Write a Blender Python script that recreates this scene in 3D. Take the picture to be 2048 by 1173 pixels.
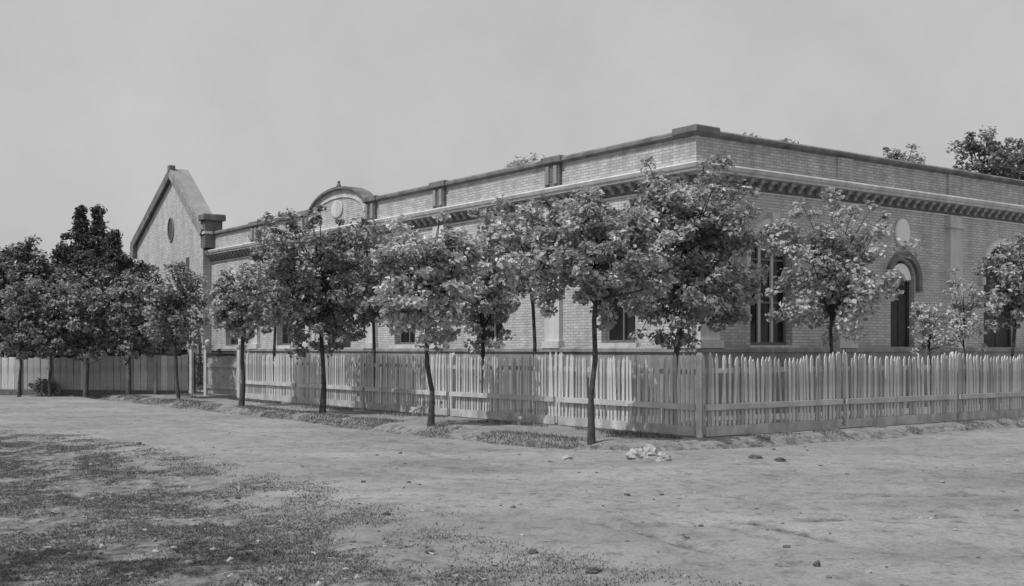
import bpy, bmesh, math, random
import numpy as np
from mathutils import Vector

# ------------------------------------------------------------------ camera, sky, sun
for o in list(bpy.data.objects):
    bpy.data.objects.remove(o)
scene = bpy.context.scene
COL = scene.collection
EYE = 1.55
cam_d = bpy.data.cameras.new("camera")
cam = bpy.data.objects.new("camera", cam_d)
COL.objects.link(cam)
cam.location = (0, 0, EYE)
cam.rotation_euler = (math.radians(90), 0, 0)
cam_d.sensor_width = 36
cam_d.lens = 36 * 2296 / 2048
cam_d.shift_y = 113.5 / 2048
cam_d.clip_end = 4000
scene.camera = cam

SUN_AZ = Vector((-0.82, -0.57, 0)).normalized()
SUN_EL = math.radians(57)
sun_dir = Vector((SUN_AZ.x * math.cos(SUN_EL), SUN_AZ.y * math.cos(SUN_EL), math.sin(SUN_EL)))
sl = bpy.data.lights.new("sun", 'SUN')
sl.energy = 2.9
sl.angle = math.radians(0.6)
sl.color = (1.0, 1.0, 1.0)
so = bpy.data.objects.new("sun", sl)
COL.objects.link(so)
so.rotation_euler = (-sun_dir).to_track_quat('-Z', 'Y').to_euler()

world = bpy.data.worlds.new("World")
scene.world = world
world.use_nodes = True
wn, wl = world.node_tree.nodes, world.node_tree.links
wn.clear()
sky = wn.new('ShaderNodeTexSky')
sky.sky_type = 'NISHITA'
sky.sun_disc = False
sky.sun_elevation = SUN_EL
sky.sun_rotation = math.atan2(SUN_AZ.x, SUN_AZ.y)
sky.dust_density = 5.0
bw = wn.new('ShaderNodeRGBToBW')
wl.new(sky.outputs[0], bw.inputs[0])
mm = wn.new('ShaderNodeMath'); mm.operation = 'MULTIPLY_ADD'      # thin bright overcast veil over the whole sky, black and white
wl.new(bw.outputs[0], mm.inputs[0]); mm.inputs[1].default_value = 0.22; mm.inputs[2].default_value = 4.5
wtc = wn.new('ShaderNodeTexCoord'); wnz = wn.new('ShaderNodeTexNoise'); wnz.inputs['Scale'].default_value = 6.0; wnz.inputs['Detail'].default_value = 12; wnz.inputs['Roughness'].default_value = 0.62
wl.new(wtc.outputs['Generated'], wnz.inputs['Vector'])
wmr = wn.new('ShaderNodeMapRange'); wl.new(wnz.outputs['Fac'], wmr.inputs[0])
wmr.inputs[1].default_value = 0.25; wmr.inputs[2].default_value = 0.75; wmr.inputs[3].default_value = 0.88; wmr.inputs[4].default_value = 1.05
wm2 = wn.new('ShaderNodeMath'); wm2.operation = 'MULTIPLY'; wl.new(mm.outputs[0], wm2.inputs[0]); wl.new(wmr.outputs[0], wm2.inputs[1])
bg = wn.new('ShaderNodeBackground'); bg.inputs['Strength'].default_value = 0.11
wl.new(wm2.outputs[0], bg.inputs['Color'])
wo = wn.new('ShaderNodeOutputWorld')
wl.new(bg.outputs[0], wo.inputs[0])

vs = scene.view_settings
vs.view_transform = 'Standard'; vs.look = 'None'; vs.exposure = 0.0; vs.gamma = 1.0

# ------------------------------------------------------------------ frames of the place
NA = math.hypot(1692, 2296); NB = math.hypot(3116, 2296)
A = Vector((-1692 / NA, 2296 / NA, 0))      # along the long sunlit facade, away from the corner
B = Vector((3116 / NB, 2296 / NB, 0))       # along the shaded facade, away from the corner
ROT = math.atan2(B.y, B.x)
BC = Vector((4.17, 26.0, 0))                # corner of the building
FC = Vector((3.28, 19.80, 0))               # corner of the fence

def yard(s, t, z=0.0):
    return FC + B * s + A * t + Vector((0, 0, z))

def px(x, depth, z=0.0):                    # bearing read off the photograph, at a chosen distance
    return Vector(((x - 1024) / 2296 * depth, depth, z))

def pz(y, depth):
    return EYE + (700 - y) / 2296 * depth

rng = np.random.default_rng(7)
random.seed(7)

# ------------------------------------------------------------------ materials (a black and white photograph: all greys)
def mat(name, v, rough=0.85, spec=0.3, var=0.25, scale=3.0, bump=0.0, bscale=40.0, streak=0.0):
    m = bpy.data.materials.new(name); m.use_nodes = True
    n, l = m.node_tree.nodes, m.node_tree.links
    p = n['Principled BSDF']
    p.inputs['Roughness'].default_value = rough
    p.inputs['Specular IOR Level'].default_value = spec
    tc = n.new('ShaderNodeTexCoord')
    nz = n.new('ShaderNodeTexNoise'); nz.inputs['Scale'].default_value = scale; nz.inputs['Detail'].default_value = 8; nz.inputs['Roughness'].default_value = 0.65
    l.new(tc.outputs['Object'], nz.inputs['Vector'])
    r = n.new('ShaderNodeValToRGB')
    r.color_ramp.elements[0].position = 0.3; r.color_ramp.elements[1].position = 0.7
    lo, hi = v * (1 - var), min(v * (1 + var), 0.9)
    r.color_ramp.elements[0].color = (lo, lo, lo, 1); r.color_ramp.elements[1].color = (hi, hi, hi, 1)
    l.new(nz.outputs['Fac'], r.inputs[0])
    out = r.outputs[0]
    if streak > 0:                           # weather stains: noise stretched down the wall
        mp = n.new('ShaderNodeMapping'); mp.inputs['Scale'].default_value = (2.2, 2.2, 0.22)
        l.new(tc.outputs['Object'], mp.inputs[0])
        n2 = n.new('ShaderNodeTexNoise'); n2.inputs['Scale'].default_value = 1.6; n2.inputs['Detail'].default_value = 7
        l.new(mp.outputs[0], n2.inputs['Vector'])
        r2 = n.new('ShaderNodeValToRGB'); r2.color_ramp.elements[0].position = 0.32; r2.color_ramp.elements[1].position = 0.6
        d = 1 - streak
        r2.color_ramp.elements[0].color = (d, d, d, 1); r2.color_ramp.elements[1].color = (1, 1, 1, 1)
        l.new(n2.outputs['Fac'], r2.inputs[0])
        mx = n.new('ShaderNodeMix'); mx.data_type = 'RGBA'; mx.blend_type = 'MULTIPLY'; mx.inputs[0].default_value = 1
        l.new(out, mx.inputs[6]); l.new(r2.outputs[0], mx.inputs[7]); out = mx.outputs[2]
    l.new(out, p.inputs['Base Color'])
    if bump > 0:
        n3 = n.new('ShaderNodeTexNoise'); n3.inputs['Scale'].default_value = bscale; n3.inputs['Detail'].default_value = 6
        l.new(tc.outputs['Object'], n3.inputs['Vector'])
        b = n.new('ShaderNodeBump'); b.inputs['Strength'].default_value = bump; b.inputs['Distance'].default_value = 0.02
        l.new(n3.outputs['Fac'], b.inputs['Height']); l.new(b.outputs[0], p.inputs['Normal'])
    return m

def brick_mat(name, v, mortar, var=0.2, streak=0.3):
    m = mat(name, v, 0.9, 0.2, 0.12, 2.0, 0, 1, streak)
    n, l = m.node_tree.nodes, m.node_tree.links
    p = n['Principled BSDF']
    src = p.inputs['Base Color'].links[0].from_socket
    tc = n.new('ShaderNodeTexCoord'); sp = n.new('ShaderNodeSeparateXYZ'); l.new(tc.outputs['Object'], sp.inputs[0])
    ad = n.new('ShaderNodeMath'); ad.operation = 'ADD'; l.new(sp.outputs[0], ad.inputs[0]); l.new(sp.outputs[1], ad.inputs[1])
    cb = n.new('ShaderNodeCombineXYZ'); l.new(ad.outputs[0], cb.inputs[0]); l.new(sp.outputs[2], cb.inputs[1])
    bt = n.new('ShaderNodeTexBrick'); l.new(cb.outputs[0], bt.inputs['Vector'])
    bt.inputs['Scale'].default_value = 1.0; bt.inputs['Brick Width'].default_value = 0.23; bt.inputs['Row Height'].default_value = 0.072
    bt.inputs['Mortar Size'].default_value = 0.011; bt.inputs['Bias'].default_value = 0.0
    a, c = 1 - var, 1.0
    bt.inputs['Color1'].default_value = (a, a, a, 1); bt.inputs['Color2'].default_value = (c, c, c, 1)
    k = mortar / v
    bt.inputs['Mortar'].default_value = (k, k, k, 1)
    mx = n.new('ShaderNodeMix'); mx.data_type = 'RGBA'; mx.blend_type = 'MULTIPLY'; mx.inputs[0].default_value = 1
    l.new(src, mx.inputs[6]); l.new(bt.outputs['Color'], mx.inputs[7]); l.new(mx.outputs[2], p.inputs['Base Color'])
    b = n.new('ShaderNodeBump'); b.inputs['Strength'].default_value = 0.5; b.inputs['Distance'].default_value = 0.01; b.invert = True
    l.new(bt.outputs['Fac'], b.inputs['Height']); l.new(b.outputs[0], p.inputs['Normal'])
    return m

def leaf_mat(name, lo, hi, rough=0.45, trans=0.22):
    m = bpy.data.materials.new(name); m.use_nodes = True
    n, l = m.node_tree.nodes, m.node_tree.links
    p = n['Principled BSDF']; p.inputs['Roughness'].default_value = rough; p.inputs['Specular IOR Level'].default_value = 0.45
    at = n.new('ShaderNodeAttribute'); at.attribute_name = 'tint'
    r = n.new('ShaderNodeValToRGB')
    r.color_ramp.elements[0].color = (lo, lo, lo, 1); r.color_ramp.elements[1].color = (hi, hi, hi, 1)
    l.new(at.outputs['Fac'], r.inputs[0]); l.new(r.outputs[0], p.inputs['Base Color'])
    tr = n.new('ShaderNodeBsdfTranslucent'); l.new(r.outputs[0], tr.inputs['Color'])
    mx = n.new('ShaderNodeMixShader'); mx.inputs[0].default_value = trans
    l.new(p.outputs[0], mx.inputs[1]); l.new(tr.outputs[0], mx.inputs[2])
    l.new(mx.outputs[0], n['Material Output'].inputs[0])
    return m

M = {}
M['wall'] = brick_mat('rendered_brick', 0.60, 0.36, 0.22, 0.18)
M['parapet'] = brick_mat('parapet_brick', 0.56, 0.33, 0.28, 0.22)
M['trim'] = mat('stone_trim', 0.60, 0.8, 0.3, 0.14, 2.0, 0.2, 30, 0.25)
M['pier'] = brick_mat('dark_pier_brick', 0.15, 0.2, 0.25, 0.2)
M['coping'] = mat('weathered_coping', 0.17, 0.9, 0.2, 0.45, 2.5, 0.3, 25)
M['plinth'] = mat('plinth_render', 0.30, 0.9, 0.2, 0.25, 2.0, 0.3, 25, 0.3)
M['glass'] = mat('window_glass', 0.016, 0.12, 0.4, 0.3, 1.0)
M['sash'] = mat('painted_sash', 0.16, 0.6, 0.3, 0.15, 4.0)
M['dark_sash'] = mat('dark_painted_joinery', 0.05, 0.6, 0.3, 0.3, 4.0)
M['roofing'] = mat('sheet_roofing', 0.30, 0.6, 0.4, 0.15, 3.0, 0, 1, 0.2)
M['picket'] = mat('weathered_white_paling', 0.66, 0.85, 0.2, 0.3, 2.2, 0.2, 50, 0.3)
M['picket2'] = mat('greyed_paling', 0.45, 0.85, 0.2, 0.35, 2.2, 0.2, 50, 0.3)
M['rail'] = mat('fence_rail_timber', 0.50, 0.85, 0.2, 0.25, 2.5, 0.2, 50, 0.15)
M['gate'] = mat('grey_gate_boards', 0.36, 0.85, 0.2, 0.25, 3.0, 0.2, 40, 0.2)
M['iron'] = mat('dark_ironwork', 0.035, 0.6, 0.4, 0.3, 8.0)
M['bark'] = mat('tree_bark', 0.075, 0.95, 0.1, 0.45, 9.0, 0.8, 30)
M['rock'] = mat('pale_rock', 0.40, 0.9, 0.2, 0.4, 9.0, 0.9, 25)
M['clod'] = mat('dark_clod', 0.12, 0.95, 0.1, 0.4, 14.0, 0.8, 60)
M['leaf_pale'] = leaf_mat('pale_leaf', 0.22, 0.75, 0.40, 0.3)
M['leaf_mid'] = leaf_mat('mid_leaf', 0.13, 0.66, 0.38, 0.3)
M['leaf_dark'] = leaf_mat('dark_leaf', 0.08, 0.46, 0.42, 0.25)
M['leaf_row'] = leaf_mat('row_leaf', 0.04, 0.38, 0.42, 0.12)
M['needle'] = leaf_mat('conifer_needle', 0.05, 0.16, 0.6, 0.05)
M['grass'] = leaf_mat('dry_grass', 0.03, 0.32, 0.7, 0.2)

def ground_material():
    m = bpy.data.materials.new('dirt_road'); m.use_nodes = True
    n, l = m.node_tree.nodes, m.node_tree.links
    p = n['Principled BSDF']; p.inputs['Roughness'].default_value = 0.95; p.inputs['Specular IOR Level'].default_value = 0.1
    tc = n.new('ShaderNodeTexCoord')
    def noise(scale, detail, sx=1, sy=1, rough=0.6):
        mp = n.new('ShaderNodeMapping'); mp.inputs['Scale'].default_value = (sx, sy, 1)
        l.new(tc.outputs['Object'], mp.inputs[0])
        z = n.new('ShaderNodeTexNoise'); z.inputs['Scale'].default_value = scale; z.inputs['Detail'].default_value = detail; z.inputs['Roughness'].default_value = rough
        l.new(mp.outputs[0], z.inputs['Vector']); return z.outputs['Fac']
    def ramp(f, p0, p1, c0, c1):
        r = n.new('ShaderNodeValToRGB'); r.color_ramp.elements[0].position = p0; r.color_ramp.elements[1].position = p1
        r.color_ramp.elements[0].color = (c0, c0, c0, 1); r.color_ramp.elements[1].color = (c1, c1, c1, 1)
        l.new(f, r.inputs[0]); return r.outputs[0]
    def mul(a, b):
        x = n.new('ShaderNodeMix'); x.data_type = 'RGBA'; x.blend_type = 'MULTIPLY'; x.inputs[0].default_value = 1
        l.new(a, x.inputs[6]); l.new(b, x.inputs[7]); return x.outputs[2]
    base = ramp(noise(0.45, 6, 0.6, 1.2), 0.32, 0.68, 0.235, 0.355)
    base = mul(base, ramp(noise(1.3, 9, 1, 1, 0.72), 0.30, 0.50, 0.72, 1.0))
    base = mul(base, ramp(noise(4.5, 10, 1, 0.8, 0.8), 0.36, 0.50, 0.62, 1.0))
    base = mul(base, ramp(noise(24, 9, 1, 1, 0.8), 0.38, 0.50, 0.62, 1.0))
    base = mul(base, ramp(noise(7.0, 4, 1, 0.7, 0.6), 0.27, 0.34, 0.35, 1.0))
    at = n.new('ShaderNodeAttribute'); at.attribute_name = 'soil_shade'
    soil_shade = ramp(noise(6.0, 10, 1, 0.7, 0.8), 0.36, 0.62, 0.04, 0.30)
    # mask of dark ground and painted shade, broken up by noise
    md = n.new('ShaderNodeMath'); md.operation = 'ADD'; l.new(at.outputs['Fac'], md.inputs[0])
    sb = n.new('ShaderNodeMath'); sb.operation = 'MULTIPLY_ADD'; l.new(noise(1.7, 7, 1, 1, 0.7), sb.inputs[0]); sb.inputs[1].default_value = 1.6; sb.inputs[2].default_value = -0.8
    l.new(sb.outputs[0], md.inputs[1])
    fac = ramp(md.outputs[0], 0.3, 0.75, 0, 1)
    x = n.new('ShaderNodeMix'); x.data_type = 'RGBA'; l.new(fac, x.inputs[0]); l.new(base, x.inputs[6]); l.new(soil_shade, x.inputs[7])
    l.new(x.outputs[2], p.inputs['Base Color'])
    b = n.new('ShaderNodeBump'); b.inputs['Strength'].default_value = 0.8; b.inputs['Distance'].default_value = 0.02
    l.new(noise(22, 10, 1, 1, 0.75), b.inputs['Height']); l.new(b.outputs[0], p.inputs['Normal'])
    return m
M['ground'] = ground_material()

# ------------------------------------------------------------------ helpers
class MB:
    def __init__(self, f=None):
        self.v, self.f, self.map = [], [], f
    def p(self, *a):
        self.v.append(tuple(self.map(*a)) if self.map else tuple(a)); return len(self.v) - 1
    def face(self, pts):
        self.f.append([self.p(*q) for q in pts])
    def box(self, x0, x1, y0, y1, z0, z1):
        i = [self.p(x, y, z) for z in (z0, z1) for y in (y0, y1) for x in (x0, x1)]
        for q in ((0, 2, 3, 1), (4, 5, 7, 6), (0, 1, 5, 4), (2, 6, 7, 3), (0, 4, 6, 2), (1, 3, 7, 5)):
            self.f.append([i[k] for k in q])
        return self
    def prism(self, pts, fn0, fn1):         # a 2D outline carried between two depths
        n = len(pts)
        a = [self.p(*fn0(*q)) for q in pts]; b = [self.p(*fn1(*q)) for q in pts]
        self.f.append(a[::-1]); self.f.append(b)
        for i in range(n):
            j = (i + 1) % n
            self.f.append([a[i], a[j], b[j], b[i]])
        return self
    def tube(self, pts, rads, seg=8, cap=True):
        pts = [Vector(q) for q in pts]; rings = []
        for i, q in enumerate(pts):
            d = (pts[min(i + 1, len(pts) - 1)] - pts[max(i - 1, 0)]).normalized()
            ref = Vector((0, 1, 0)) if abs(d.y) < 0.9 else Vector((1, 0, 0))
            u = d.cross(ref).normalized(); w = d.cross(u)
            rings.append([self.p(*(q + (u * math.cos(2 * math.pi * k / seg) + w * math.sin(2 * math.pi * k / seg)) * rads[i])) for k in range(seg)])
        for r0, r1 in zip(rings, rings[1:]):
            for k in range(seg):
                j = (k + 1) % seg
                self.f.append([r0[k], r0[j], r1[j], r1[k]])
        if cap:
            self.f.append(rings[0][::-1]); self.f.append(rings[-1])
        return self
    def mesh(self, name, m=None, smooth=False):
        me = bpy.data.meshes.new(name); me.from_pydata(self.v, [], self.f)
        bm = bmesh.new(); bm.from_mesh(me); bmesh.ops.recalc_face_normals(bm, faces=bm.faces); bm.to_mesh(me); bm.free()
        if smooth:
            me.polygons.foreach_set('use_smooth', [True] * len(me.polygons))
        if m: me.materials.append(M[m] if isinstance(m, str) else m)
        me.update(); return me
    def build(self, name, m, parent=None, smooth=False, bevel=0):
        o = bpy.data.objects.new(name, self.mesh(name, m, smooth)); COL.objects.link(o); o.parent = parent
        if bevel:
            b = o.modifiers.new('bevel', 'BEVEL'); b.width = bevel; b.segments = 2; b.limit_method = 'ANGLE'
        return o

def tag(o, label=None, cat=None, group=None, kind=None):
    if label: o['label'] = label
    if cat: o['category'] = cat
    if group: o['group'] = group
    if kind: o['kind'] = kind
    return o

def empty(name, loc, rz=0.0):
    o = bpy.data.objects.new(name, None); COL.objects.link(o); o.location = loc; o.rotation_euler = (0, 0, rz); o.empty_display_size = 0.2
    return o

def inst(name, me, parent, loc=(0, 0, 0), rot=(0, 0, 0), scl=(1, 1, 1)):
    o = bpy.data.objects.new(name, me); COL.objects.link(o); o.parent = parent
    o.location = loc; o.rotation_euler = rot; o.scale = scl
    return o

def sweep(mb, path, prof):                  # closed profile (outward, z) swept along a 2D path with mitred corners; outward is to the right of travel
    path = [Vector((p[0], p[1])) for p in path]; rings = []
    for i, q in enumerate(path):
        d0 = (q - path[i - 1]).normalized() if i > 0 else None
        d1 = (path[i + 1] - q).normalized() if i < len(path) - 1 else None
        if d0 is None: d0 = d1
        if d1 is None: d1 = d0
        n0 = Vector((d0.y, -d0.x)); n1 = Vector((d1.y, -d1.x))
        b = (n0 + n1).normalized(); k = 1 / max(b.dot(n0), 0.2)
        rings.append([mb.p(q.x + b.x * k * o, q.y + b.y * k * o, z) for o, z in prof])
    n = len(prof)
    for r0, r1 in zip(rings, rings[1:]):
        for k in range(n):
            j = (k + 1) % n
            mb.f.append([r0[k], r0[j], r1[j], r1[k]])
    mb.f.append(rings[0][::-1]); mb.f.append(rings[-1])
    return mb

def vnoise(x, y, seed=0):                   # smooth value noise
    def h(i, j):
        v = np.sin(i * 127.1 + j * 311.7 + seed * 74.7) * 43758.5453
        return v - np.floor(v)
    xi, yi = np.floor(x), np.floor(y); fx, fy = x - xi, y - yi
    fx = fx * fx * (3 - 2 * fx); fy = fy * fy * (3 - 2 * fy)
    a = h(xi, yi) * (1 - fx) + h(xi + 1, yi) * fx
    b = h(xi, yi + 1) * (1 - fx) + h(xi + 1, yi + 1) * fx
    return a * (1 - fy) + b * fy

def fbm(x, y, o=4, seed=0):
    r, a = 0, 0.5
    for k in range(o):
        r = r + a * vnoise(x * 2 ** k, y * 2 ** k, seed + k); a *= 0.5
    return r

# ------------------------------------------------------------------ ground: one sheet to the horizon
GUT = [(-2.45, 60.0), (-2.45, 3.0), (-2.2, 1.0), (-1.5, -0.15), (-0.2, -0.62), (2.0, -0.62), (40.0, -0.55)]   # gutter line in yard coordinates (s, t)

def gut_dist(s, t):                         # signed distance: positive on the footpath side
    best = np.full(s.shape, 1e9); sign = np.ones(s.shape)
    for (s0, t0), (s1, t1) in zip(GUT, GUT[1:]):
        ds, dt = s1 - s0, t1 - t0; L = ds * ds + dt * dt
        k = np.clip(((s - s0) * ds + (t - t0) * dt) / L, 0, 1)
        dx, dy = s - (s0 + k * ds), t - (t0 + k * dt)
        d = np.sqrt(dx * dx + dy * dy)
        sg = np.sign(ds * (t - t0) - dt * (s - s0))
        c = d < best - 1e-9
        best = np.where(c, d, best); sign = np.where(c, sg, sign)
    return best * sign

EDGE_Y = [4.0, 7.9, 10.2, 13.7, 17.8, 23.7, 40.0]; EDGE_X = [2.2, 0.8, -0.4, -2.6, -5.6, -10.8, -26.0]
def edge_off(x, y):                         # distance right of the rough edge of the swept track
    return x - np.interp(y, EDGE_Y, EDGE_X)
def wild_mask(x, y):                        # rough weedy ground left of the track
    return np.clip((0.6 - edge_off(x, y) + (fbm(x * .7, y * .7, 3, 31) - .5) * 2.0) / 2.4, 0, 1)
def rut_mask(x, y):
    e = edge_off(x, y); r = 0
    for c, w, sd in ((1.5, 0.10, 1), (2.8, 0.12, 2), (4.1, 0.10, 3), (5.3, 0.13, 4)):
        m = np.clip((fbm(y * 0.5 + sd * 7, x * 0.15, 3, 40 + sd) - 0.40) * 5, 0, 1)
        r = r + m * np.exp(-((e - c - 0.35 * (fbm(y * .35, y * 0 + sd, 2, sd) - .5)) / w) ** 2)
    for c, w, sd in ((10.6, 0.10, 5), (12.1, 0.12, 6), (13.9, 0.12, 7), (15.6, 0.14, 8)):    # ruts of the side street
        yy = c + 0.20 * (x - 2) + 0.3 * (fbm(x * .4, x * 0 + sd, 2, sd) - .5)
        m = np.clip((fbm(x * 0.6 + sd * 5, y * 0.1, 3, 50 + sd) - 0.45) * 6, 0, 1) * np.clip((x - 0.5) / 2, 0, 1)
        r = r + m * np.exp(-((y - yy) / w) ** 2)
    return np.clip(r, 0, 1)
def ground_height(x, y):
    s = (x - FC.x) * B.x + (y - FC.y) * B.y
    t = (x - FC.x) * A.x + (y - FC.y) * A.y
    d = gut_dist(s, t) + (fbm(x * 0.9, y * 0.9, 3, 5) - 0.45) * 0.5
    step = 0.07 / (1 + np.exp(-np.clip(d * 9, -30, 30)))
    gut = -0.12 * np.exp(-((d + 0.25) / 0.28) ** 2)
    near = np.clip((70 - y) / 40, 0, 1)
    rough = (fbm(x * 0.6, y * 0.6, 4, 1) - 0.47) * 0.07 + ((fbm(x * 3.1, y * 3.1, 4, 2) - 0.47) * 0.05 + (fbm(x * 9, y * 9, 3, 3) - 0.44) * 0.035) * (0.55 + 0.9 * wild_mask(x, y))
    rough = rough * np.where(d > 0.3, 0.35, 1.0)
    ru = -0.035 * rut_mask(x, y)
    return (rough + ru) * near + step + gut - 0.035

def make_ground():
    def grade(lo, hi, f, stop):
        out = [lo]
        while out[-1] < hi: out.append(out[-1] + f(out[-1]))
        while out[-1] < stop: out.append(out[-1] * 1.25)
        return out
    ys = [-60, -20, -6, 0, 2, 3.5] + grade(4.5, 60, lambda v: max(0.05, v * 0.0068), 3000)
    xp = grade(0.0, 22, lambda v: 0.055 + max(0, v - 3.5) * 0.02, 3000)
    xs = [-v for v in xp[:0:-1]] + xp
    X, Y = np.meshgrid(np.array(xs), np.array(ys))
    Z = ground_height(X, Y)
    nx, ny = len(xs), len(ys)
    verts = np.stack([X, Y, Z], -1).reshape(-1, 3)
    i = np.arange(nx * (ny - 1)).reshape(ny - 1, nx)[:, :-1].ravel()
    faces = np.stack([i, i + 1, i + nx + 1, i + nx], -1)
    me = bpy.data.meshes.new('ground'); me.from_pydata(verts.tolist(), [], faces.tolist())
    me.polygons.foreach_set('use_smooth', [True] * len(me.polygons))
    s = (X - FC.x) * B.x + (Y - FC.y) * B.y; t = (X - FC.x) * A.x + (Y - FC.y) * A.y
    d = gut_dist(s, t) + (fbm(X * 0.9, Y * 0.9, 3, 5) - 0.45) * 0.5
    soil_shade = 1.5 * np.exp(-((d + 0.2) / 0.30) ** 2)                      # gutter mud, with the kerb's shade painted in
    soil_shade = np.maximum(soil_shade, np.where(d > 0.1, 0.42, 0))                 # weedy footpath
    soil_shade = np.maximum(soil_shade, wild_mask(X, Y) * 0.95)
    soil_shade = np.maximum(soil_shade, rut_mask(X, Y) * 0.8)
    soil_shade = np.maximum(soil_shade, 0.55 * np.clip((X - 2.8 - (Y - 8) * 0.3) / 3.0, 0, 1) * np.clip((22 - Y) / 4, 0, 1))  # vignette falloff painted into the colour of the right foreground
    soil_shade = np.maximum(soil_shade, np.where(s > 3, 0.5, 0) * np.exp(-((t + 1.3) / 0.9) ** 2))
    a = me.attributes.new('soil_shade', 'FLOAT', 'POINT'); a.data.foreach_set('value', soil_shade.ravel().astype(np.float32))
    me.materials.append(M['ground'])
    o = bpy.data.objects.new('ground', me); COL.objects.link(o)
    o['kind'] = 'structure'
    return o
make_ground()

def gz(x, y):
    return float(ground_height(np.array([float(x)]), np.array([float(y)]))[0])

# ------------------------------------------------------------------ the long corner building
LA, LB, DEEP = 28.7, 22.0, 8.0
Z_PL, Z_COR, Z_PAR = 1.60, 5.52, 6.40
bld = empty('public_building', BC, ROT)
tag(bld, 'long single storey corner building with parapet, cornice and arched windows', 'building')
fA = lambda u, z, d: (-d, u, z)             # facade along A
fB = lambda u, z, d: (u, -d, z)             # facade along B
ARC = 12

def arch_pts(c, w, zs, zsp, k=1.0, rise=None):   # outline from lower left, round the arch, to lower right
    r = w / 2; rr = r * k if rise is None else rise
    pts = [(c - r, zs)]
    for i in range(ARC + 1):
        a = math.pi - math.pi * i / ARC
        pts.append((c + r * math.cos(a), zsp + rr * math.sin(a)))
    pts.append((c + r, zs))
    return pts

def facade(f, u0, u1, z0, z1, ops, depth=0.26):
    mb = MB(f); u = u0
    for (c, w, zs, zsp) in sorted(ops):
        mb.face([(u, z0, 0), (c - w / 2, z0, 0), (c - w / 2, z1, 0), (u, z1, 0)])
        if zs > z0: mb.face([(c - w / 2, z0, 0), (c + w / 2, z0, 0), (c + w / 2, zs, 0), (c - w / 2, zs, 0)])
        pts = arch_pts(c, w, zs, zsp)
        for p, q in zip(pts[1:-1], pts[2:-1]):
            mb.face([(p[0], p[1], 0), (q[0], q[1], 0), (q[0], z1, 0), (p[0], z1, 0)])
        loop = pts + [pts[0]]
        for p, q in zip(loop, loop[1:]):
            mb.face([(p[0], p[1], 0), (q[0], q[1], 0), (q[0], q[1], -depth), (p[0], p[1], -depth)])
        u = c + w / 2
    mb.face([(u, z0, 0), (u1, z0, 0), (u1, z1, 0), (u, z1, 0)])
    return mb

def band(mb, outer, inner, d0, d1):         # flat arched ring between two outlines of equal length
    n = len(outer)
    for i in range(n - 1):
        a, b, c, d = outer[i], outer[i + 1], inner[i + 1], inner[i]
        mb.face([(*a, d1), (*b, d1), (*c, d1), (*d, d1)])
        mb.face([(*a, d0), (*b, d0), (*b, d1), (*a, d1)])
        mb.face([(*d, d0), (*c, d0), (*c, d1), (*d, d1)])
    for i in (0, n - 1):
        a, d = outer[i], inner[i]
        mb.face([(*a, d0), (*d, d0), (*d, d1), (*a, d1)])
    return mb

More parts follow.
